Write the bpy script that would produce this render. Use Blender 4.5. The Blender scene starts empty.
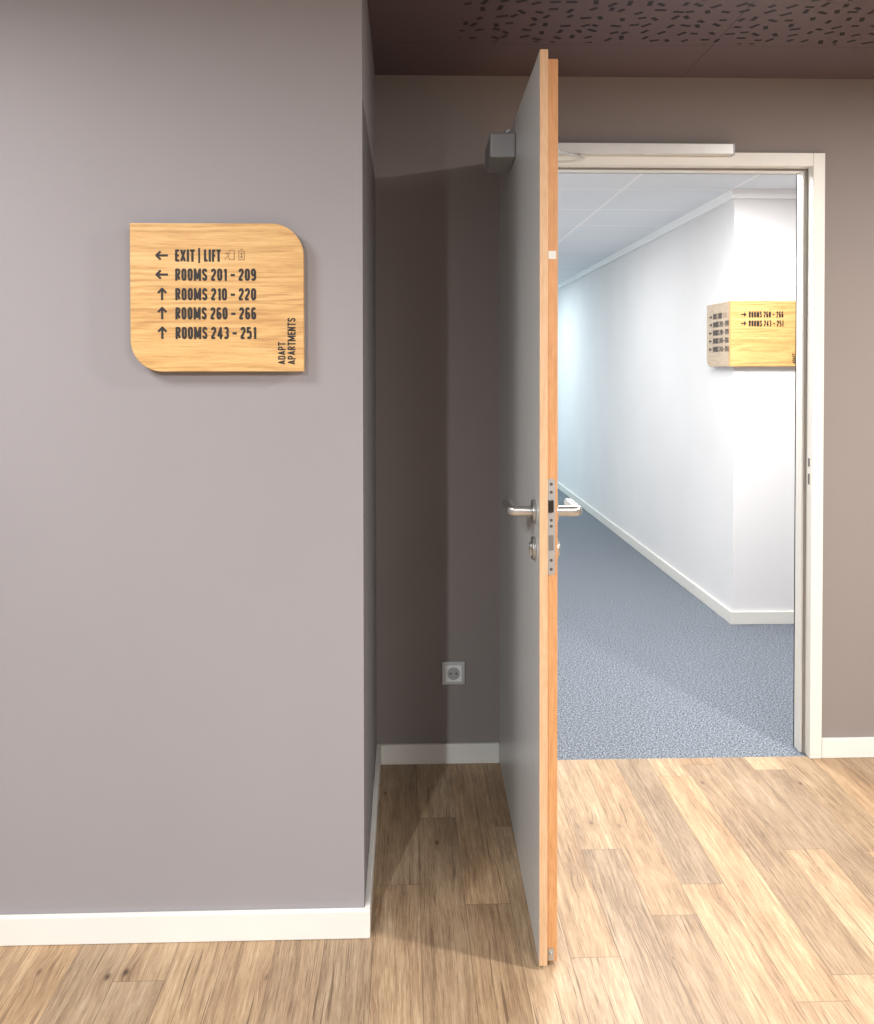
import bpy, bmesh, math
from mathutils import Matrix, Vector
scn = bpy.context.scene
COL = scn.collection

# ------------------------------------------------------------------ camera
F=861.9; PX=430.75; PY=382.45
CAM=Vector((0,0,1.331)); yaw=math.radians(1.698); pit=math.radians(.96); rol=math.radians(0.08)
Fw=Vector((math.sin(yaw)*math.cos(pit), math.cos(yaw)*math.cos(pit), -math.sin(pit)))
R0=Vector((math.cos(yaw),-math.sin(yaw),0)); U0=R0.cross(Fw)
Rr=R0*math.cos(rol)-U0*math.sin(rol); Uu=U0*math.cos(rol)+R0*math.sin(rol)
cd=bpy.data.cameras.new("camera"); cam=bpy.data.objects.new("camera",cd); COL.objects.link(cam)
cam.matrix_world=Matrix(((Rr.x,Uu.x,-Fw.x,CAM.x),(Rr.y,Uu.y,-Fw.y,CAM.y),(Rr.z,Uu.z,-Fw.z,CAM.z),(0,0,0,1)))
cd.sensor_fit='HORIZONTAL'; cd.sensor_width=36; cd.lens=F*36/874
cd.shift_x=(437-PX)/874; cd.shift_y=-(512-PY)/874; cd.clip_start=0.02
scn.camera=cam
# measuring aid: where a sight line meets a real plane of the room
def onY(px,py,Y):
    d=Fw*F+Rr*(px-PX)-Uu*(py-PY); t=Y/d.y; q=CAM+d*t; return q.x,q.z
def onX(px,py,X):
    d=Fw*F+Rr*(px-PX)-Uu*(py-PY); t=X/d.x; q=CAM+d*t; return q.y,q.z

# ------------------------------------------------------------------ dims
YB=2.885; YL=2.005; XR=-0.0984; HC=2.305
YC=4.4045; XC=1.6965; HK=2.245

# ------------------------------------------------------------------ materials
def s2l(c):
    out=[]
    for v in c:
        v/=255.0
        out.append(v/12.92 if v<=0.04045 else ((v+0.055)/1.055)**2.4)
    return tuple(out)+(1.0,)
class N:
    def __init__(s,name):
        s.m=bpy.data.materials.new(name); s.m.use_nodes=True
        s.t=s.m.node_tree; s.b=s.t.nodes["Principled BSDF"]
    def n(s,ty,**k):
        nd=s.t.nodes.new(ty)
        for a,v in k.items(): setattr(nd,a,v)
        return nd
    def l(s,a,b): s.t.links.new(a,b)
    def put(s,inp,v):
        if hasattr(v,'is_output') : s.l(v,inp)
        else: inp.default_value=v
    def math(s,op,a,b=0.0,c=0.0,clamp=False):
        nd=s.n('ShaderNodeMath',operation=op); nd.use_clamp=clamp
        s.put(nd.inputs[0],a); s.put(nd.inputs[1],b); s.put(nd.inputs[2],c)
        return nd.outputs[0]
    def comb(s,x,y,z):
        nd=s.n('ShaderNodeCombineXYZ')
        s.put(nd.inputs[0],x); s.put(nd.inputs[1],y); s.put(nd.inputs[2],z); return nd.outputs[0]
    def pos(s):
        g=s.n('ShaderNodeNewGeometry'); sp=s.n('ShaderNodeSeparateXYZ'); s.l(g.outputs['Position'],sp.inputs[0])
        return g.outputs['Position'],sp.outputs[0],sp.outputs[1],sp.outputs[2]
    def objc(s):
        g=s.n('ShaderNodeTexCoord'); sp=s.n('ShaderNodeSeparateXYZ'); s.l(g.outputs['Object'],sp.inputs[0])
        return g.outputs['Object'],sp.outputs[0],sp.outputs[1],sp.outputs[2]
    def noise(s,vec,scale,detail=4,rough=.5,dist=0.):
        nd=s.n('ShaderNodeTexNoise'); s.put(nd.inputs['Vector'],vec); nd.inputs['Scale'].default_value=scale
        nd.inputs['Detail'].default_value=detail; nd.inputs['Roughness'].default_value=rough
        nd.inputs['Distortion'].default_value=dist; return nd.outputs['Fac']
    def white(s,vec):
        nd=s.n('ShaderNodeTexWhiteNoise'); nd.noise_dimensions='3D'; s.put(nd.inputs['Vector'],vec); return nd.outputs['Value']
    def ramp(s,fac,stops):
        nd=s.n('ShaderNodeValToRGB'); e=nd.color_ramp.elements
        while len(e)<len(stops): e.new(0.5)
        for i,(p,c) in enumerate(stops): e[i].position=p; e[i].color=c
        s.l(fac,nd.inputs[0]); return nd.outputs[0]
    def mix(s,fac,a,b,mode='MIX'):
        nd=s.n('ShaderNodeMix',data_type='RGBA',blend_type=mode)
        s.put(nd.inputs[0],fac); s.put(nd.inputs[6],a); s.put(nd.inputs[7],b); return nd.outputs[2]
    def bump(s,h,strength=.2,dist=.002):
        nd=s.n('ShaderNodeBump'); nd.inputs['Strength'].default_value=strength; nd.inputs['Distance'].default_value=dist
        s.l(h,nd.inputs['Height']); s.l(nd.outputs[0],s.b.inputs['Normal'])
    def base(s,v): s.put(s.b.inputs['Base Color'],v)
    def rough(s,v): s.put(s.b.inputs['Roughness'],v)

def plain(name,c,rough=.5,metal=0.,var=.04,scale=8,bump=0.):
    k=N(name); p,_,_,_=k.pos(); f=k.noise(p,scale,3)
    a=tuple(x*(1-var) for x in s2l(c)[:3])+(1,); b=tuple(min(1,x*(1+var)) for x in s2l(c)[:3])+(1,)
    k.base(k.ramp(f,[(.3,a),(.7,b)])); k.rough(rough); k.b.inputs['Metallic'].default_value=metal
    if bump: k.bump(k.noise(p,350,2),bump,.001)
    return k.m

M_wall=plain("taupe_wall_paint",(148,144,146),.75,0,.02,2,.12)
M_wallr=plain("brown_wall_paint",(140,131,127),.75,0,.02,2,.12)
M_white=plain("white_wall_paint",(226,225,225),.8,0,.02,2,.1)
M_base=plain("white_skirting",(228,225,218),.45,0,.02,4)
M_frame=plain("frame_lacquer",(226,224,217),.4,0,.02,4)
M_leaf=plain("grey_laminate",(208,211,210),.30,0,.02,3)
M_steel=plain("brushed_steel",(188,187,184),.3,.9,.05,60)
M_alu=plain("closer_aluminium",(212,212,211),.35,.3,.03,20)
M_closer=plain("closer_body_grey",(164,168,172),.4,.2,.03,20)
M_dark=plain("dark_recess",(30,27,26),.6)
M_slot=plain("slot_shadow_grey",(86,82,78),.6)
M_ink=plain("black_lettering",(34,28,25),.6)
M_ink2=plain("brown_symbol_print",(124,96,64),.6)
M_plate=plain("outlet_plastic",(186,189,192),.3,.3,.02,10)
M_plate2=plain("outlet_insert_plastic",(236,237,236),.35,0,.02,10)
M_stick=plain("paper_sticker",(215,215,210),.6)

def oak(name,c1,c2,c3,axis,sc=1.0,cath=.35):
    k=N(name); p,x,y,z=k.objc()
    m=lambda v,f:k.math('MULTIPLY',v,f)
    a=5*sc; b=150*sc
    fs=[b,b,b]; fs[axis]=a
    g=k.noise(k.comb(m(x,fs[0]),m(y,fs[1]),m(z,fs[2])),1.0,6,.7,.1)
    fs=[380*sc]*3; fs[axis]=22*sc
    gf=k.noise(k.comb(m(x,fs[0]),m(y,fs[1]),m(z,fs[2])),1.0,2,.6)
    fs2=[14*sc]*3; fs2[axis]=1.8*sc
    v2=k.comb(m(x,fs2[0]),m(y,fs2[1]),m(z,fs2[2]))
    w=k.n('ShaderNodeTexNoise'); k.l(v2,w.inputs['Vector']); w.inputs['Scale'].default_value=.55; w.inputs['Detail'].default_value=1.5
    rings=k.math('SINE',k.math('MULTIPLY',w.outputs['Fac'],110.0))
    rings=k.math('MULTIPLY_ADD',rings,.5,.5)
    f=k.math('ADD',k.math('ADD',k.math('MULTIPLY',g,.64-cath),k.math('MULTIPLY',gf,.36)),k.math('MULTIPLY',rings,cath))
    k.base(k.ramp(f,[(.3,s2l(c1)),(.5,s2l(c2)),(.7,s2l(c3))])); k.rough(.5); k.bump(g,.12,.001)
    return k.m
M_oakH=oak("oak_veneer_horizontal",(168,122,68),(206,162,100),(226,188,128),0,1.0,.12)
M_oakS=oak("oak_veneer_side_lit",(160,138,116),(188,166,140),(204,184,158),1,1.0,.08)  # side board: strong corridor light put into a paler, greyer oak
M_oakE=oak("oak_edge_light",(188,150,114),(206,168,130),(218,184,148),2,2.0,.06)
M_oakE2=oak("oak_edge_warm",(178,124,78),(200,146,96),(212,164,114),2,2.0,.06)

# wood plank floor
k=N("vinyl_wood_planks"); p,x,y,z=k.pos()
PW=.112; PL=1.0
xi=k.math('FLOOR',k.math('DIVIDE',k.math('ADD',x,10.045),PW))
xf=k.math('FRACT',k.math('DIVIDE',k.math('ADD',x,10.045),PW))
off=k.math('MULTIPLY',k.white(k.comb(xi,3.3,1.7)),PL)
yy=k.math('DIVIDE',k.math('ADD',k.math('ADD',y,20.0),off),PL)
yi=k.math('FLOOR',yy); yf=k.math('FRACT',yy)
seed=k.white(k.comb(xi,yi,.5)); seed2=k.white(k.comb(yi,xi,7.5)); seed3=k.white(k.comb(xi,yi,4.1))
vx=k.math('ADD',x,k.math('MULTIPLY',seed,13.0)); vy=k.math('ADD',y,k.math('MULTIPLY',seed2,29.0))
vo=k.n('ShaderNodeTexVoronoi'); vo.inputs['Scale'].default_value=1.0
k.l(k.comb(k.math('MULTIPLY',vx,10.0),k.math('MULTIPLY',vy,5.0),0.0),vo.inputs['Vector'])
ksel=k.math('GREATER_THAN',k.white(vo.outputs['Position']),.5)
kn=k.math('MULTIPLY',k.math('SUBTRACT',1.0,k.math('DIVIDE',vo.outputs['Distance'],.085),clamp=True),ksel)
halo=k.math('MULTIPLY',k.math('SUBTRACT',1.0,k.math('DIVIDE',vo.outputs['Distance'],.34),clamp=True),ksel)
wob=k.noise(k.comb(k.math('MULTIPLY',vx,5),k.math('MULTIPLY',vy,2.0),seed),1.0,2,.5)
wx=k.math('ADD',vx,k.math('ADD',k.math('MULTIPLY',wob,.022),k.math('MULTIPLY',halo,.012)))
g1=k.noise(k.comb(k.math('MULTIPLY',wx,140),k.math('MULTIPLY',vy,2.6),seed),1.0,10,.80,0)
g2=k.noise(k.comb(k.math('MULTIPLY',wx,560),k.math('MULTIPLY',vy,16),seed),1.0,3,.7)
g3=k.noise(k.comb(k.math('MULTIPLY',vx,18),k.math('MULTIPLY',vy,3.4),seed2),1.0,6,.7,.1)
fac=k.math('ADD',k.math('ADD',k.math('MULTIPLY',g1,.42),k.math('MULTIPLY',g2,.30)),k.math('MULTIPLY',g3,.28))
grain=k.ramp(fac,[(.375,s2l((104,84,66))),(.455,s2l((150,125,99))),(.525,s2l((178,152,122))),(.61,s2l((200,179,151)))])
tone=k.ramp(seed,[(0,(.76,.755,.75,1)),(.25,(.88,.87,.855,1)),(.6,(.99,.965,.93,1)),(1,(1.06,1.04,1.01,1))])
col=k.mix(1.0,grain,tone,'MULTIPLY')
grey=k.ramp(seed3,[(0,(1.04,.98,.91,1)),(.5,(1,.98,.955,1)),(1,(.945,.955,.97,1))])
col=k.mix(1.0,col,grey,'MULTIPLY')
cr=k.noise(k.comb(k.math('MULTIPLY',wx,150),k.math('MULTIPLY',vy,3.2),seed2),1.0,3,.6)
crm=k.math('MULTIPLY',k.math('SUBTRACT',k.math('MULTIPLY',cr,20.0),12.4,clamp=True),k.math('GREATER_THAN',g3,.44))
col=k.mix(k.math('MULTIPLY',crm,.7),col,s2l((82,63,48)))
col=k.mix(k.math('MULTIPLY',halo,.35),col,s2l((126,97,72)))
col=k.mix(k.math('MULTIPLY',kn,1.3,clamp=True),col,s2l((72,52,38)))
ex=k.math('MINIMUM',xf,k.math('SUBTRACT',1.0,xf)); ey=k.math('MINIMUM',yf,k.math('SUBTRACT',1.0,yf))
sx=k.math('LESS_THAN',ex,.010); sy=k.math('LESS_THAN',ey,.0012)
seam=k.math('MAXIMUM',sx,sy)
col=k.mix(k.math('MULTIPLY',seam,.5),col,s2l((92,73,56)))
k.base(col); k.rough(k.math('MULTIPLY_ADD',g1,.25,.38)); k.bump(k.math('SUBTRACT',fac,k.math('MULTIPLY',seam,.6)),.16,.0015)
M_floor=k.m

# carpet
k=N("blue_grey_carpet"); p,x,y,z=k.pos()
a=k.noise(p,160,3,.8); b=k.noise(p,70,2,.5)
f=k.math('ADD',k.math('MULTIPLY',a,.9),k.math('MULTIPLY',b,.10))
k.base(k.ramp(f,[(.39,s2l((50,55,63))),(.5,s2l((96,103,112))),(.61,s2l((156,163,172)))])); k.rough(.95); k.bump(a,.45,.003)
M_carpet=k.m

# perforated ceiling
k=N("perforated_brown_ceiling"); p,x,y,z=k.pos()
vo=k.n('ShaderNodeTexVoronoi'); vo.voronoi_dimensions='2D'; vo.inputs['Scale'].default_value=20.5; vo.inputs['Randomness'].default_value=.58
k.l(p,vo.inputs['Vector'])
sub=k.n('ShaderNodeVectorMath',operation='SUBTRACT'); k.l(p,sub.inputs[0]); k.l(vo.outputs['Position'],sub.inputs[1])
sp=k.n('ShaderNodeSeparateXYZ'); k.l(sub.outputs[0],sp.inputs[0])
r=k.white(vo.outputs['Position']); ang=k.math('MULTIPLY',r,math.pi)
r2=k.math('FRACT',k.math('MULTIPLY',r,37.3))
ca=k.math('COSINE',ang); sa=k.math('SINE',ang)
u=k.math('ABSOLUTE',k.math('ADD',k.math('MULTIPLY',sp.outputs[0],ca),k.math('MULTIPLY',sp.outputs[1],sa)))
v=k.math('ABSOLUTE',k.math('SUBTRACT',k.math('MULTIPLY',sp.outputs[1],ca),k.math('MULTIPLY',sp.outputs[0],sa)))
hole=k.math('MULTIPLY',k.math('LESS_THAN',u,k.math('MULTIPLY_ADD',r2,.006,.0105)),k.math('LESS_THAN',v,.0066))
reg=k.math('MULTIPLY',k.math('GREATER_THAN',x,.160),k.math('LESS_THAN',y,2.585))
hole=k.math('MULTIPLY',hole,reg)
def line(coord,c,w): return k.math('LESS_THAN',k.math('ABSOLUTE',k.math('SUBTRACT',coord,c)),w)
jy=k.math('MAXIMUM',line(y,2.60,.0012),line(y,1.40,.0015))
jx=k.math('MAXIMUM',line(x,.93,.0016),line(x,2.0,.0015))
j=k.math('MAXIMUM',jx,jy)
c=k.mix(hole,s2l((102,86,89)),s2l((22,17,19))); c=k.mix(k.math('MULTIPLY',j,.7),c,s2l((44,36,38)))
k.base(c); k.rough(.5); M_ceil=k.m

# corridor tile ceiling
k=N("mineral_tile_ceiling"); p,x,y,z=k.pos()
def grid(c,o,s_,w):
    f=k.math('FRACT',k.math('DIVIDE',k.math('ADD',c,o),s_)); e=k.math('MINIMUM',f,k.math('SUBTRACT',1.0,f)); return k.math('LESS_THAN',e,w/s_/2)
g=k.math('MAXIMUM',grid(x,5.6-XC+.02,.56,.018),grid(y,5.6-YC,.56,.016))
c=k.mix(g,s2l((236,239,242)),s2l((254,254,254))); k.base(c); k.rough(.8); M_tile=k.m

# ------------------------------------------------------------------ mesh helpers
def finish(name,bm,mat,bevel=0.,parent=None,local=False,M=None,kind=None,smooth=False):
    if M is not None: bm.transform(M)
    bmesh.ops.recalc_face_normals(bm,faces=bm.faces)
    vs=[v.co for v in bm.verts]
    mn=[min(v[i] for v in vs) for i in range(3)]; mx=[max(v[i] for v in vs) for i in range(3)]
    o0=Vector(((mn[0]+mx[0])/2,(mn[1]+mx[1])/2,mn[2]))
    bm.transform(Matrix.Translation(-o0))
    me=bpy.data.meshes.new(name); bm.to_mesh(me); bm.free()
    me.materials.append(mat)
    if smooth:
        for f in me.polygons: f.use_smooth=True
    ob=bpy.data.objects.new(name,me); COL.objects.link(ob); ob.location=o0
    if bevel:
        b=ob.modifiers.new("bevel",'BEVEL'); b.width=bevel; b.segments=3; b.limit_method='ANGLE'
    if parent is not None:
        ob.parent=parent
        if not local: ob.location=o0-parent.location
    if kind: ob["kind"]=kind
    return ob
def addbox(bm,b):
    x0,x1,y0,y1,z0,z1=b
    r=bmesh.ops.create_cube(bm,size=1.0)
    for v in r['verts']:
        v.co=Vector(((x0+x1)/2+v.co.x*(x1-x0),(y0+y1)/2+v.co.y*(y1-y0),(z0+z1)/2+v.co.z*(z1-z0)))
def box(name,b,mat,**k):
    bm=bmesh.new(); addbox(bm,b); return finish(name,bm,mat,**k)
def prism(bm,pts,z0,z1):
    lo=[bm.verts.new((a,b,z0)) for a,b in pts]; hi=[bm.verts.new((a,b,z1)) for a,b in pts]
    bm.faces.new(lo[::-1]); bm.faces.new(hi); n=len(pts)
    for i in range(n): bm.faces.new((lo[i],lo[(i+1)%n],hi[(i+1)%n],hi[i]))
def addcyl(bm,c,r,h,axis,seg=32,r2=None):
    M=Matrix.Translation(c)
    if axis=='X': M=M@Matrix.Rotation(math.pi/2,4,'Y')
    if axis=='Y': M=M@Matrix.Rotation(math.pi/2,4,'X')
    bmesh.ops.create_cone(bm,cap_ends=True,segments=seg,radius1=r,radius2=r if r2 is None else r2,depth=h,matrix=M)
def label(o,l,c=None,g=None):
    o["label"]=l
    if c: o["category"]=c
    if g: o["group"]=g
def struct(o,l): o["kind"]="structure"; o["label"]=l; return o
def prismXY(name,pts,z0,z1,mat,l):
    bm=bmesh.new(); prism(bm,pts,z0,z1); return struct(finish(name,bm,mat),l)

# ------------------------------------------------------------------ shell
struct(box("floor",(-2.7,3.3,-2.6,YB+.005,-.08,0),M_floor),"wood-look vinyl plank floor in warm tan")
struct(box("floor.001",(-.3,4.2,YB+.005,20,-.08,0),M_carpet),"blue-grey speckled carpet of the corridor")
struct(box("ceiling",(-2.7,3.3,-2.6,YB,HC,HC+.1),M_ceil),"dark brown perforated panel ceiling")
T=.078
struct(box("ceiling.001",(-.3,4.2,YB+T,20,HK,HK+.1),M_tile),"white tile ceiling of the corridor")
prismXY("wall_left",[(-2.7,YL),(XR,YL),(XR,YB),(-2.7,YB)],0,HC,M_wall,"taupe painted wall projecting beside the door recess")
struct(box("wall_side_left",(-2.8,-2.7,-2.6,YL,0,HC),M_wall),"taupe painted side wall")
struct(box("wall_right",(3.3,3.4,-2.6,YB,0,HC),M_wallr),"brown taupe painted side wall")
struct(box("wall_rear",(-2.8,3.4,-2.7,-2.6,0,HC),M_wall),"taupe painted rear wall")
fx1=1.4144; xi1=1.374; OX1=xi1+.016
fx0=.316; xi0=fx0+.041; OX0=xi0-.016
zo=2.0524; zi=onY(700,165.5,YB-.014)[1]; OZ=zi+.02
bm=bmesh.new()
addbox(bm,(XR-.3,OX0,YB,YB+T,0,HK+.12)); addbox(bm,(OX1,4.2,YB,YB+T,0,HK+.12)); addbox(bm,(OX0,OX1,YB,YB+T,OZ,HK+.12))
struct(finish("wall_back",bm,M_wallr),"brown taupe wall around the doorway")
prismXY("wall_corridor_right",[(XC,YC),(4.2,YC),(4.2,20),(XC,20)],0,HK,M_white,"white painted corridor wall with an outside corner")
struct(box("wall_corridor_left",(-.4,-.3,YB+T,20,0,HK),M_white),"white painted corridor wall")
struct(box("wall_corridor_end",(-.3,XC,19.9,20,0,HK),M_white),"white painted wall closing the corridor")
struct(box("wall_corridor_side",(4.2,4.3,YB,YC+.1,0,HK),M_white),"white painted corridor side wall")

BH=.067; BT=.014
def skirting(name,pts,l,h=BH,mat=M_base):
    bm=bmesh.new(); prism(bm,pts,0,h); o=finish(name,bm,mat,bevel=.003); return struct(o,l)
skirting("baseboard_left",[(-2.7,YL),(-2.7,YL-BT),(XR+BT,YL-BT),(XR+BT,YB-BT),(XR+BT,YB),(XR,YB),(XR,YL)],"cream skirting along the taupe wall")
skirting("baseboard_back",[(XR+BT,YB),(XR+BT,YB-BT),(fx0-.001,YB-BT),(fx0-.001,YB)],"cream skirting in the door recess")
skirting("baseboard_right",[(fx1+.001,YB),(fx1+.001,YB-BT),(3.3,YB-BT),(3.3,YB)],"cream skirting beside the door frame")
skirting("baseboard_corridor",[(XC,20),(XC-BT,20),(XC-BT,YC-BT),(4.2,YC-BT),(4.2,YC),(XC,YC)],"white corridor skirting",.067)
prismXY("trim_2",[(XC,20),(XC-.02,20),(XC-.02,YC-.02),(4.2,YC-.02),(4.2,YC),(XC,YC)],HK-.046,HK,plain("cornice_white",(250,250,250),.5,0,.01),"white ceiling edge trim of the corridor")

# ------------------------------------------------------------------ door frame
FY=YB-.014
bm=bmesh.new()
addbox(bm,(xi1,fx1,FY,YB+.02,0,zo)); addbox(bm,(fx0,xi0,FY,YB+.02,0,zo)); addbox(bm,(xi0,xi1,FY,YB+.02,zi,zo))
sx1=xi1-.012; sx0=xi0+.012; ye=YB+T+.010; sz=onY(700,174,ye)[1]
for a,b in ((sx1,OX1),(OX0,sx0)): addbox(bm,(a,b,YB+.034,ye,0,zi+.012))
addbox(bm,(sx0,sx1,YB+.034,ye,sz,zi+.012))
addbox(bm,(xi1,OX1,YB+.02,YB+.034,0,zi+.012)); addbox(bm,(OX0,xi0,YB+.02,YB+.034,0,zi+.012)); addbox(bm,(xi0,xi1,YB+.02,YB+.034,zi,zi+.012))
addbox(bm,(sx1,fx1,YB+T,ye,0,zo)); addbox(bm,(fx0,sx0,YB+T,ye,0,zo)); addbox(bm,(sx0,sx1,YB+T,ye,sz,zo))
frame=finish("trim_1",bm,M_frame,bevel=.0015); struct(frame,"light grey lacquered steel door frame")
bm=bmesh.new(); addbox(bm,(xi1-.006,xi1+.001,YB+.024,YB+.033,0.002,zi)); addbox(bm,(xi0,xi1,YB+.024,YB+.033,zi-.006,zi+.001))
o=finish("door_seal",bm,plain("grey_rubber",(140,134,126),.7),parent=frame)
zA=onY(813,463,YB)[1]
bm=bmesh.new(); addbox(bm,(xi1-.0015,xi1+.001,FY+.003,FY+.028,zA-.11,zA+.05))
finish("strike_plate",bm,M_frame,parent=frame)
for z0,z1 in ((zA-.012,zA+.016),(zA-.073,zA-.037)):
    bm=bmesh.new(); addbox(bm,(xi1-.003,xi1-.001,FY+.012,FY+.020,z0,z1)); finish("latch_slot",bm,M_slot,parent=frame)
rz1=onY(720,143.5,FY-.03)[1]; rz0=onY(720,154,FY-.03)[1]; rx1=onY(735,150,FY-.03)[0]
bm=bmesh.new(); addbox(bm,(.40,rx1-.004,FY-.030,FY-.0005,rz0,rz1))
o=finish("closer_rail",bm,M_alu,bevel=.002,parent=frame); o["label"]="brushed aluminium slide rail"
bm=bmesh.new(); addbox(bm,(rx1-.005,rx1,FY-.031,FY-.0005,rz0-.001,rz1+.001))
finish("end_cap",bm,M_closer,parent=frame,bevel=.001)

# ------------------------------------------------------------------ door
door=bpy.data.objects.new("door_1",None); COL.objects.link(door)
HX=.3144; door.location=(HX,YB-.016,0.0)
dv=Vector((.2934-HX,1.8739-(YB-.016),0))
door.rotation_euler=(0,0,math.atan2(dv.y,dv.x)); dl=dv.length
door.empty_display_size=.2
struct(door,"open grey laminate door with oak edges")
def dp(name,bm,mat,**k): return finish(name,bm,mat,parent=door,local=True,**k)
TH=.0422
ZB=.010; ZT=2.0205; ZT2=ZT-.015
bm=bmesh.new()
addbox(bm,(0.004,dl-.004,0,.018,ZB,ZT)); addbox(bm,(0.012,dl-.020,.018,TH,ZB,ZT2))
leaf=dp("door_leaf",bm,M_leaf,bevel=.0008); leaf["label"]="smooth grey laminate leaf"
bm=bmesh.new(); addbox(bm,(dl-.004,dl,0,.018,ZB,ZT)); addbox(bm,(.004,dl,0.0006,.0185,ZT,ZT+.002))
o=dp("rebate_edge",bm,M_oakE,bevel=.0008); o["label"]="pale oak edge strip"
bm=bmesh.new(); addbox(bm,(dl-.020,dl-.015,.0182,TH-.0002,ZB,ZT2)); addbox(bm,(.012,dl-.016,.0185,TH-.0005,ZT2,ZT2+.002))
o=dp("leaf_edge",bm,M_oakE2,bevel=.0008); o["label"]="warm oak edge strip"
ex=dl-.015
def edgez(py): return onY(549,py,1.889)[1]
zt_,zb_=edgez(478.5),edgez(575); zc=(zt_+zb_)/2; h=(zt_-zb_)/2
yp=.0275
bm=bmesh.new(); pts=[]
for i in range(13): a=math.pi*i/12; pts.append((.009*math.cos(a),h-.009+.009*math.sin(a)))
for i in range(13): a=math.pi+math.pi*i/12; pts.append((.009*math.cos(a),-h+.009+.009*math.sin(a)))
prism(bm,pts,0,.0025)
Mf=Matrix(((0,0,1,ex),(1,0,0,yp),(0,1,0,zc),(0,0,0,1)))
fp=dp("lock_faceplate",bm,plain("pale_steel",(172,170,168),.4,.5,.03,40),M=Mf); fp["label"]="brushed steel lock faceplate"
for za,zb2 in ((edgez(501),edgez(511)),(edgez(535),edgez(550))):
    bm=bmesh.new(); addbox(bm,(ex+.002,ex+.0035,yp-.005,yp+.005,min(za,zb2),max(za,zb2))); dp("bolt_opening",bm,M_dark if za==edgez(501) else plain("bolt_grey",(130,128,126),.4,.5))
M_screw=plain("screw_grey",(90,88,86),.4,.4)
for py in (484,492,520,526,560,569):
    bm=bmesh.new(); addcyl(bm,(ex+.002,yp,edgez(py)),.0034,.002,'X',16); dp("screw",bm,M_screw)
zl=edgez(512); zl2=edgez(500)
bm=bmesh.new()
vs=[bm.verts.new(c) for c in ((ex+.002,yp-.006,zl),(ex+.002,yp+.006,zl),(ex+.011,yp-.004,zl),(ex+.002,yp-.006,zl2),(ex+.002,yp+.006,zl2),(ex+.011,yp-.004,zl2))]
for f in ((0,1,2),(3,5,4),(0,2,5,3),(1,4,5,2),(0,3,4,1)): bm.faces.new([vs[i] for i in f])
dp("latch",bm,plain("dark_steel",(90,86,82),.35,1))
bm=bmesh.new(); addbox(bm,(ex+.0001,ex+.0006,.021,.038,edgez(259),edgez(251))); dp("sticker",bm,M_stick)
bm=bmesh.new(); addbox(bm,(ex+.0002,ex+.003,.022,.035,ZB+.004,ZB+.030)); addcyl(bm,(ex+.004,.028,ZB+.018),.004,.006,'X',16)
dp("drop_seal_plunger",bm,M_steel)
hx=dl-.072; hY=1.946; hz=onY(530,511,hY)[1]; hz2=onY(531,548,hY)[1]
for side,y0 in ((-1,0.0),(1,TH)):
    bm=bmesh.new(); addcyl(bm,(hx,y0+side*.004,hz),.026,.008,'Y',40)
    dp("rosette",bm,M_steel,bevel=.0015)
    bm=bmesh.new(); addcyl(bm,(hx,y0+side*.004,hz2),.026,.008,'Y',40); addcyl(bm,(hx,y0+side*.0095,hz2+.005),.0085,.008,'Y',24); addbox(bm,(hx-.004,hx+.004,y0+side*.0095-.004,y0+side*.0095+.004,hz2-.018,hz2))
    dp("lock_escutcheon",bm,M_steel,bevel=.001)
    # bar lever with a tight rounded bend
    r_=.0118; Y1=y0+side*.054; Rb=.007
    cen=[(0,y0+side*.008,0,1)]
    for i in range(7):
        t_=i/6*math.pi/2; cen.append((-Rb*(1-math.cos(t_)),Y1-side*Rb*(1-math.sin(t_)),math.sin(t_),math.cos(t_)))
    cen.append((-.118,Y1,1,0))
    bm=bmesh.new(); seg=32; rings=[]
    for (dx,yc_,sn,cs) in cen:
        ring=[]
        for j in range(seg):
            a=2*math.pi*j/seg; ca_,sa_=math.cos(a),math.sin(a)
            q=r_*math.copysign(abs(ca_)**.8,ca_); w_=r_*math.copysign(abs(sa_)**.8,sa_)
            q=max(q,-Rb*.98) if 0<sn<1 else q
            ring.append(bm.verts.new((hx+dx+q*cs,yc_+side*q*sn,hz+w_)))
        rings.append(ring)
    for i in range(len(rings)-1):
        for j in range(seg):
            q=(j+1)%seg; bm.faces.new((rings[i][j],rings[i][q],rings[i+1][q],rings[i+1][j]))
    bm.faces.new(rings[0]); bm.faces.new(rings[-1])
    dp("lever_handle",bm,M_steel,smooth=False)
# closer body
cY=2.36
cx1=(YB-.016)-cY
ctop=onY(500,132,cY)[1]; cbot=onY(500,157,cY)[1]
cl=HX-.012-onY(489.5,150,cY)[0]
bm=bmesh.new(); addbox(bm,(cx1-.20,cx1,-cl,0,cbot,ctop))
cb=dp("door_closer",bm,M_closer,bevel=.006); cb["label"]="grey metal overhead closer body"
bpy.context.view_layer.update()
Wi=(Matrix.Translation(door.location)@Matrix.Rotation(door.rotation_euler[2],4,'Z')).inverted()
za=ZT+.0030
p1=Wi@Vector((.585,FY-.018,0)); p0=Vector((cx1-.17,-.008,0))
d=(p1-p0); d.z=0; d.normalize(); n_=Vector((-d.y,d.x,0))
bm=bmesh.new()
pts=[(p0-d*.004+n_*.008),(p1+d*.01+n_*.008),(p1+d*.01-n_*.008),(p0-d*.004-n_*.008)]
prism(bm,[(q.x,q.y) for q in pts],za,za+.004); addcyl(bm,(p1.x,p1.y,(za+rz0)/2+.003),.006,rz0-za+.004,'Z',16); addcyl(bm,(p0.x,p0.y,(za+ctop)/2),.006,abs(za-ctop)+.004,'Z',16)
dp("closer_arm",bm,M_alu)

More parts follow.
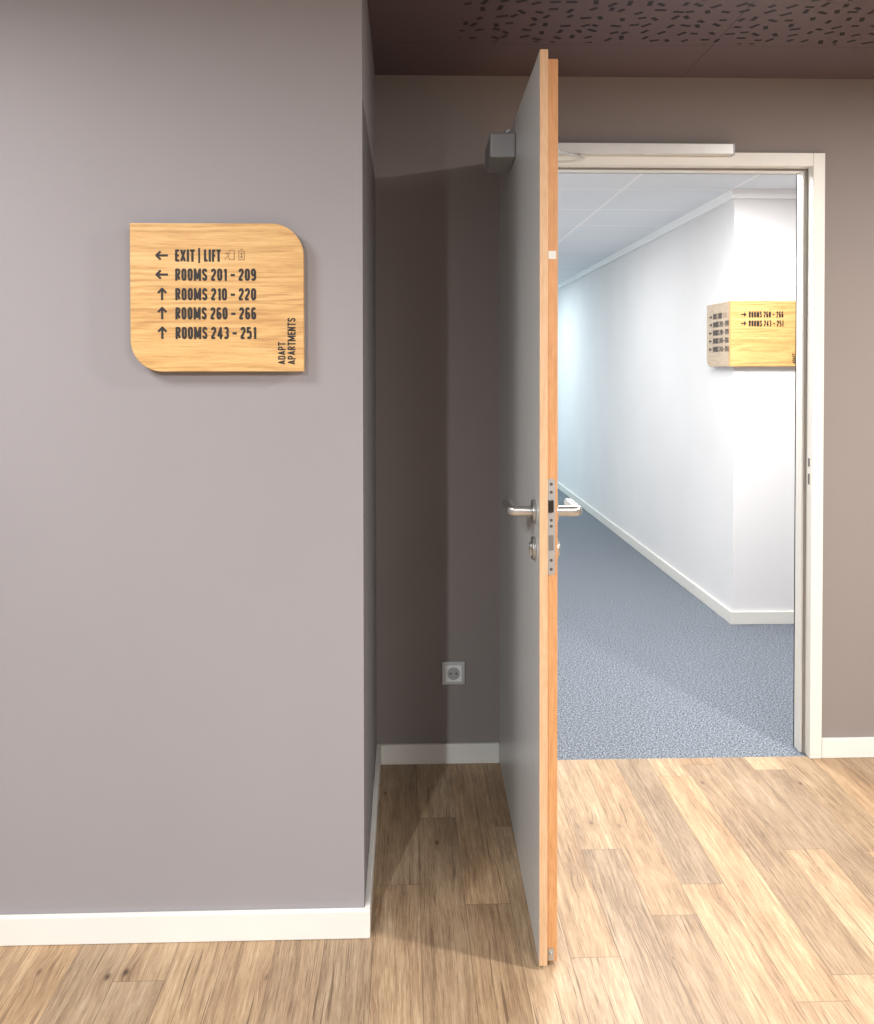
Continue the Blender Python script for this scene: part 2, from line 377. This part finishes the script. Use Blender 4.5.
# ------------------------------------------------------------------ lettering (condensed bold stroke glyphs)
G={
'O':(1,[[(0,.14),(0,.86),(.28,1),(.72,1),(1,.86),(1,.14),(.72,0),(.28,0),(0,.14)]]),
'D':(1,[[(0,0),(0,1),(.70,1),(1,.86),(1,.14),(.70,0),(0,0)]]),
'R':(1,[[(0,0),(0,1),(.75,1),(1,.88),(1,.66),(.75,.54),(0,.54)],[(.45,.54),(1.06,0)]]),
'P':(1,[[(0,0),(0,1),(.75,1),(1,.88),(1,.57),(.75,.45),(0,.45)]]),
'M':(1.75,[[(0,0),(0,1)],[(.06,.98),(.5,.12),(.94,.98)],[(1,1),(1,0)]]),
'N':(1.1,[[(0,0),(0,1)],[(.08,.95),(.92,.05)],[(1,1),(1,0)]]),
'S':(1,[[(1,.80),(1,.88),(.75,1),(.25,1),(0,.86),(0,.70),(.2,.57),(.8,.43),(1,.30),(1,.14),(.75,0),(.25,0),(0,.12),(0,.20)]]),
'E':(.8,[[(1,1),(0,1),(0,0),(1,0)],[(0,.5),(.85,.5)]]),
'F':(.8,[[(1,1),(0,1),(0,0)],[(0,.5),(.85,.5)]]),
'L':(.8,[[(0,1),(0,0),(1,0)]]),
'X':(1.35,[[(0,0),(1,1)],[(0,1),(1,0)]]),
'I':(0,[[(0,0),(0,1)]]),
'T':(1.05,[[(0,1),(1,1)],[(.5,0),(.5,1)]]),
'A':(1.2,[[(0,0),(.5,1),(1,0)],[(.2,.25),(.8,.25)]]),
'1':(.45,[[(0,.84),(.55,.90),(1,1),(1,0)]]),
'2':(1,[[(0,.80),(0,.88),(.25,1),(.75,1),(1,.86),(1,.66),(0,.12),(0,0),(1,0)]]),
'3':(1,[[(-.02,.90),(.25,1),(.75,1),(1,.87),(1,.63),(.75,.52),(.40,.52)],[(.75,.52),(1,.40),(1,.13),(.75,0),(.25,0),(-.02,.10)]]),
'4':(1.1,[[(.75,0),(.75,1),(0,.24),(1,.24)]]),
'5':(1,[[(1,1),(0,1),(0,.55),(.3,.62),(.75,.62),(1,.48),(1,.13),(.75,0),(.25,0),(-.02,.10)]]),
'6':(1,[[(1,.88),(.75,1),(.28,1),(0,.86),(0,.14),(.28,0),(.72,0),(1,.14),(1,.40),(.75,.53),(.25,.53),(0,.42)]]),
'–':(.7,[[(0,.46),(1,.46)]]),
}
G['0']=G['O']; G['9']=(1,[[(1-a,1-b) for a,b in G['6'][1][0]]])
def strip(bm,a,b,t,w,ext=0.):
    a=Vector(a); b=Vector(b); d=(b-a).normalized(); a=a-d*ext; b=b+d*ext; n=Vector((-d.y,d.x))*t/2
    vs=[bm.verts.new((c.x,c.y,w)) for c in (a+n,a-n,b-n,b+n)]; bm.faces.new(vs)
WSP=.22
def text_bm(s,x0,x1,y0,y1,rot=False,weight=.185,w=.0006):
    H=(x1-x0) if rot else (y1-y0); W=(y1-y0) if rot else (x1-x0); t=H*weight
    gap=.08*H+t
    units=sum(G[c][0] for c in s if c!=' '); n=len(s); sp=s.count(' ')
    gl=n-sp
    fixed=t+(gl-1)*gap+sp*WSP*H
    inner=(W-fixed)/units
    bm=bmesh.new(); cx=t/2; fl=0
    for i,c in enumerate(s):
        if c==' ': cx+=WSP*H; continue
        wd,strokes=G[c]; wd*=inner
        for pl in strokes:
            P=[Vector((cx+a*wd,t/2+b*(H-t))) for a,b in pl]
            for i2,(a,b) in enumerate(zip(P[:-1],P[1:])):
                fl+=1; strip(bm,a,b,t,w+1e-6*(fl%7),t*.35 if c=='X' else 0)
                if i2>0:
                    bmesh.ops.create_circle(bm,cap_ends=True,segments=10,radius=t/2,matrix=Matrix.Translation((a.x,a.y,w+1e-6*((fl+3)%7))))
            if c in 'EFLTIR1P4–':
                for (a,b) in ((P[0],P[1]),(P[-1],P[-2])):
                    dd=(a-b).normalized()
                    if abs(dd.x)<.01 or abs(dd.y)<.01: strip(bm,a-dd*t*.1,a+dd*t/2,t,w+2e-6)
            elif c in 'MN' and len(P)==2 and abs(P[0].x-P[1].x)<1e-6:
                strip(bm,(P[0].x,0),(P[0].x,H),t,w+2e-6)
        cx+=wd+gap
    if rot:
        bm.transform(Matrix.Translation((x1,y0,0))@Matrix.Rotation(math.pi/2,4,'Z'))
    else: bm.transform(Matrix.Translation((x0,y0,0)))
    return bm
def arrow_bm(cx,cy,dirn,L=.027,t=.0050,w=.0006):
    bm=bmesh.new(); h=.0100
    D={'L':(-1,0),'U':(0,1),'R':(1,0)}[dirn]; D=Vector(D); P=Vector((-D.y,D.x)); c=Vector((cx,cy))
    tip=c+D*L/2; strip(bm,c-D*L/2,tip-D*.002,t,w); strip(bm,tip-D*.001,tip-D*h+P*h*.85,t,w+.00001,.0012); strip(bm,tip-D*.001,tip-D*h-P*h*.85,t,w+.00002,.0012)
    return bm
def flatfinish(name,bm,parent,M,mat=None):
    bm.transform(M)
    for v in bm.verts: v.co-=parent.location
    me=bpy.data.meshes.new(name); bm.normal_update(); bm.to_mesh(me); bm.free(); me.materials.append(mat or M_ink)
    o=bpy.data.objects.new(name,me); COL.objects.link(o); o.parent=parent
    return o
SW=.391; SH=.3365; S=171.5/SW
def board_bm(W,H,r,t,round_tr=True,round_bl=True):
    out=[(0,H)]
    if round_tr:
        for i in range(13): a=math.pi/2-math.pi/2*i/12; out.append((W-r+r*math.cos(a),H-r+r*math.sin(a)))
    else: out.append((W,H))
    out.append((W,0))
    if round_bl:
        for i in range(13): a=-math.pi/2-math.pi/2*i/12; out.append((r+r*math.cos(a),r+r*math.sin(a)))
    else: out.append((0,0))
    bm=bmesh.new(); prism(bm,out,-t,0); return bm
MF=lambda x,y,z: Matrix(((1,0,0,x),(0,0,-1,y),(0,1,0,z),(0,0,0,1)))
ML=lambda x,y,z: Matrix(((0,0,-1,x),(-1,0,0,y),(0,1,0,z),(0,0,0,1)))
rowy=[255.5,274.5,294,313,332.5]
def U(px): return (px-131)/S
def V(py): return (371-py)/S
def full_text(parent,M,arrows="LLUUU",wt=.185,CH=6.1):
    rows=["EXIT","ROOMS 201 – 209","ROOMS 210 – 220","ROOMS 260 – 266","ROOMS 243 – 251"]
    for i,(rt,yy) in enumerate(zip(rows,rowy)):
        if i==0:
            flatfinish("lettering",text_bm("EXIT",U(175.5),U(195),V(yy+CH),V(yy-CH),weight=wt),parent,M)
            bm=bmesh.new(); strip(bm,(U(199.3),V(yy+7.5)),(U(199.3),V(yy-7.5)),.0042,.0006); flatfinish("lettering",bm,parent,M)
            flatfinish("lettering",text_bm("LIFT",U(204),U(220.5),V(yy+CH),V(yy-CH),weight=wt),parent,M)
        else:
            flatfinish("lettering",text_bm(rt,U(175.5),U(255.5),V(yy+CH),V(yy-CH),weight=wt),parent,M)
        big=wt>.2
        flatfinish("arrow_symbol",arrow_bm(U(162.5),V(yy),arrows[i],L=.030 if big else .027,t=.0075 if big else .0050),parent,M)
    bm=bmesh.new(); w=.0006; t=.0012
    def poly(ps):
        for a,b in zip(ps[:-1],ps[1:]): strip(bm,(U(a[0]),V(a[1])),(U(b[0]),V(b[1])),t,w)
    poly([(229.5,250),(234,250),(234,259.5),(229.5,259.5)]); poly([(229.5,250),(229.5,252.5)])
    poly([(226,251),(227.4,251)]); poly([(224.5,254),(227,252.6),(228,255.2),(226,257.5),(224.4,259.6)]); poly([(227,252.6),(229.6,254.8)]); poly([(228,255.4),(229.2,259.6)])
    flatfinish("exit_symbol",bm,parent,M,M_ink2)
    bm=bmesh.new()
    poly([(238.5,251),(244,251),(244,259.5),(238.5,259.5),(238.5,251)]); poly([(241.2,253),(241.2,257.5)]); poly([(240,254.2),(241.2,252.8),(242.4,254.2)]); poly([(240,256.3),(241.2,257.7),(242.4,256.3)]); poly([(240,249.3),(242.5,249.3)])
    flatfinish("lift_symbol",bm,parent,M,M_ink2)
def adapt(parent,M):
    flatfinish("lettering",text_bm("ADAPT",U(277),U(284.5),V(364),V(341.5),True,.17),parent,M)
    flatfinish("lettering",text_bm("APARTMENTS",U(286.5),U(294.5),V(364),V(317.5),True,.17),parent,M)

sx,sy=-.6224,YL-.030; sz_=1.3236
sign=bpy.data.objects.new("directional_sign",None); COL.objects.link(sign); sign.location=(sx+SW/2,YL,sz_); sign.empty_display_size=.1
label(sign,"oak veneer room direction sign on the taupe wall","sign")
M=MF(sx,sy,sz_)
finish("sign_board",board_bm(SW,SH,.072,.018),M_oakH,M=M,bevel=.001,parent=sign)
bm=bmesh.new(); addbox(bm,(sx+.03,sx+SW-.03,YL-.013,YL,sz_+.03,sz_+SH-.03))
finish("mounting_plate",bm,M_dark,parent=sign)
full_text(sign,M); adapt(sign,M)

SX=XC-.028; SY=YC-.028
x2,zs=onY(732.5,366.5,SY)
sign2=bpy.data.objects.new("directional_sign.001",None); COL.objects.link(sign2); sign2.location=(XC,YC,zs); sign2.empty_display_size=.1
label(sign2,"oak direction sign wrapped around a white corridor corner","sign")
M2=MF(SX,SY,zs)
finish("sign_board",board_bm(SW,SH,.07,.026,True,False),M_oakH,M=M2,bevel=.001,parent=sign2)
SWs=onX(708.5,335,SX)[0]-SY
M3=ML(SX,SY+SWs,zs)
finish("sign_board",board_bm(SWs-.0005,SH,.05,.026,False,True),M_oakS,M=M3@Matrix.Translation((-.0265,0,0)),bevel=.001,parent=sign2)
S2=F/SY
def u2(px): return (px-732.5)/S2
for rt,yc in (("ROOMS 260 – 266",314.0),("ROOMS 243 – 251",323.0)):
    v=(366.5-yc)/S2
    flatfinish("lettering",text_bm(rt,u2(751),u2(786.5),v-.0160,v+.0160,weight=.175),sign2,M2)
    flatfinish("arrow_symbol",arrow_bm(u2(745.5),v,'R',t=.006),sign2,M2)
adapt(sign2,M2@Matrix.Translation((-.012,.0,0)))
full_text(sign2,M3@Matrix.Translation((-.056,.005,0))@Matrix.Scale(1.24,4,(1,0,0)),"RRLLL",.26,6.6)

# ------------------------------------------------------------------ outlet
ox,oz=onY(453.5,673.5,YB-.01); hs=.0395
out=bpy.data.objects.new("power_outlet",None); COL.objects.link(out); out.location=(ox,YB,oz-hs); out.empty_display_size=.05
label(out,"silver-grey square wall socket with round white insert","power outlet")
bm=bmesh.new(); addbox(bm,(ox-hs,ox+hs,YB-.009,YB,oz-hs,oz+hs)); finish("cover_plate",bm,M_plate,bevel=.003,parent=out)
bm=bmesh.new()
addbox(bm,(ox-.0275,ox+.0275,YB-.0105,YB-.0088,oz-.0275,oz+.0275)); finish("socket_insert",bm,M_plate2,bevel=.001,parent=out)
bm=bmesh.new()
seg=48; ri,ro=.0195,.0215; rings=[]
for r_,yy_ in ((ro,-.0100),(ro,-.0125),(ri,-.0125),(ri-.001,-.0106)):
    rings.append([bm.verts.new((ox+r_*math.cos(2*math.pi*j/seg),YB+yy_,oz+r_*math.sin(2*math.pi*j/seg))) for j in range(seg)])
for i in range(3):
    for j in range(seg): bm.faces.new((rings[i][j],rings[i][(j+1)%seg],rings[i+1][(j+1)%seg],rings[i+1][j]))
finish("socket_ring",bm,M_plate,parent=out)
bm=bmesh.new(); addcyl(bm,(ox,YB-.0108,oz),.0188,.0008,'Y',40); finish("socket_well",bm,plain("well_grey",(168,166,164),.5),parent=out)
for sgn in (-1,1):
    bm=bmesh.new(); addcyl(bm,(ox+sgn*.0095,YB-.0114,oz),.0030,.0006,'Y',20); finish("pin_hole",bm,M_dark,parent=out)
    bm=bmesh.new(); addbox(bm,(ox-.003,ox+.003,YB-.0128,YB-.0110,oz+sgn*.0165-.002,oz+sgn*.0165+.002)); finish("earth_contact",bm,M_closer,parent=out)

# ------------------------------------------------------------------ lights
def area(name,loc,size,e,col,rot=(0,0,0),sy_=None):
    l=bpy.data.lights.new(name,'AREA'); l.energy=e; l.color=col; l.size=size
    if sy_: l.shape='RECTANGLE'; l.size_y=sy_
    o=bpy.data.objects.new(name,l); COL.objects.link(o); o.location=loc; o.rotation_euler=rot
    return o
ZL=HC-.02
area("room_fill_soft",(1.40,-.7,ZL),.9,98,(1,.98,.965))  # added soft fill out of view, lifts the room and recess
area("room_light_rear",(1.0,-1.9,ZL),1.0,44,(1,.985,.97))
area("room_light_door",(2.0,1.25,ZL),.12,86,(1,.955,.90))
area("left_wall_fill",(-1.3,.95,ZL),.6,34,(1,.985,.975))  # added out of view to wash the left wall evenly
area("room_light_side",(-.92,-1.0,ZL),.06,104,(.86,.94,1))
ZK=HK-.015
area("corridor_light",(1.25,3.5,ZK),1.1,78,(1,.99,.985),sy_=.6)
area("corridor_light",(.45,5.8,ZK),.6,27,(1,.995,.98),sy_=.9)
area("corridor_light",(.6,9.0,ZK),.6,36,(.84,.96,1),sy_=.9)
area("corridor_light",(.8,13.5,ZK),.6,160,(.55,.87,1),sy_=.9)
w=bpy.data.worlds.new("world"); scn.world=w; w.use_nodes=True
w.node_tree.nodes["Background"].inputs[0].default_value=(.8,.85,.9,1); w.node_tree.nodes["Background"].inputs[1].default_value=.3
scn.view_settings.view_transform='Standard'
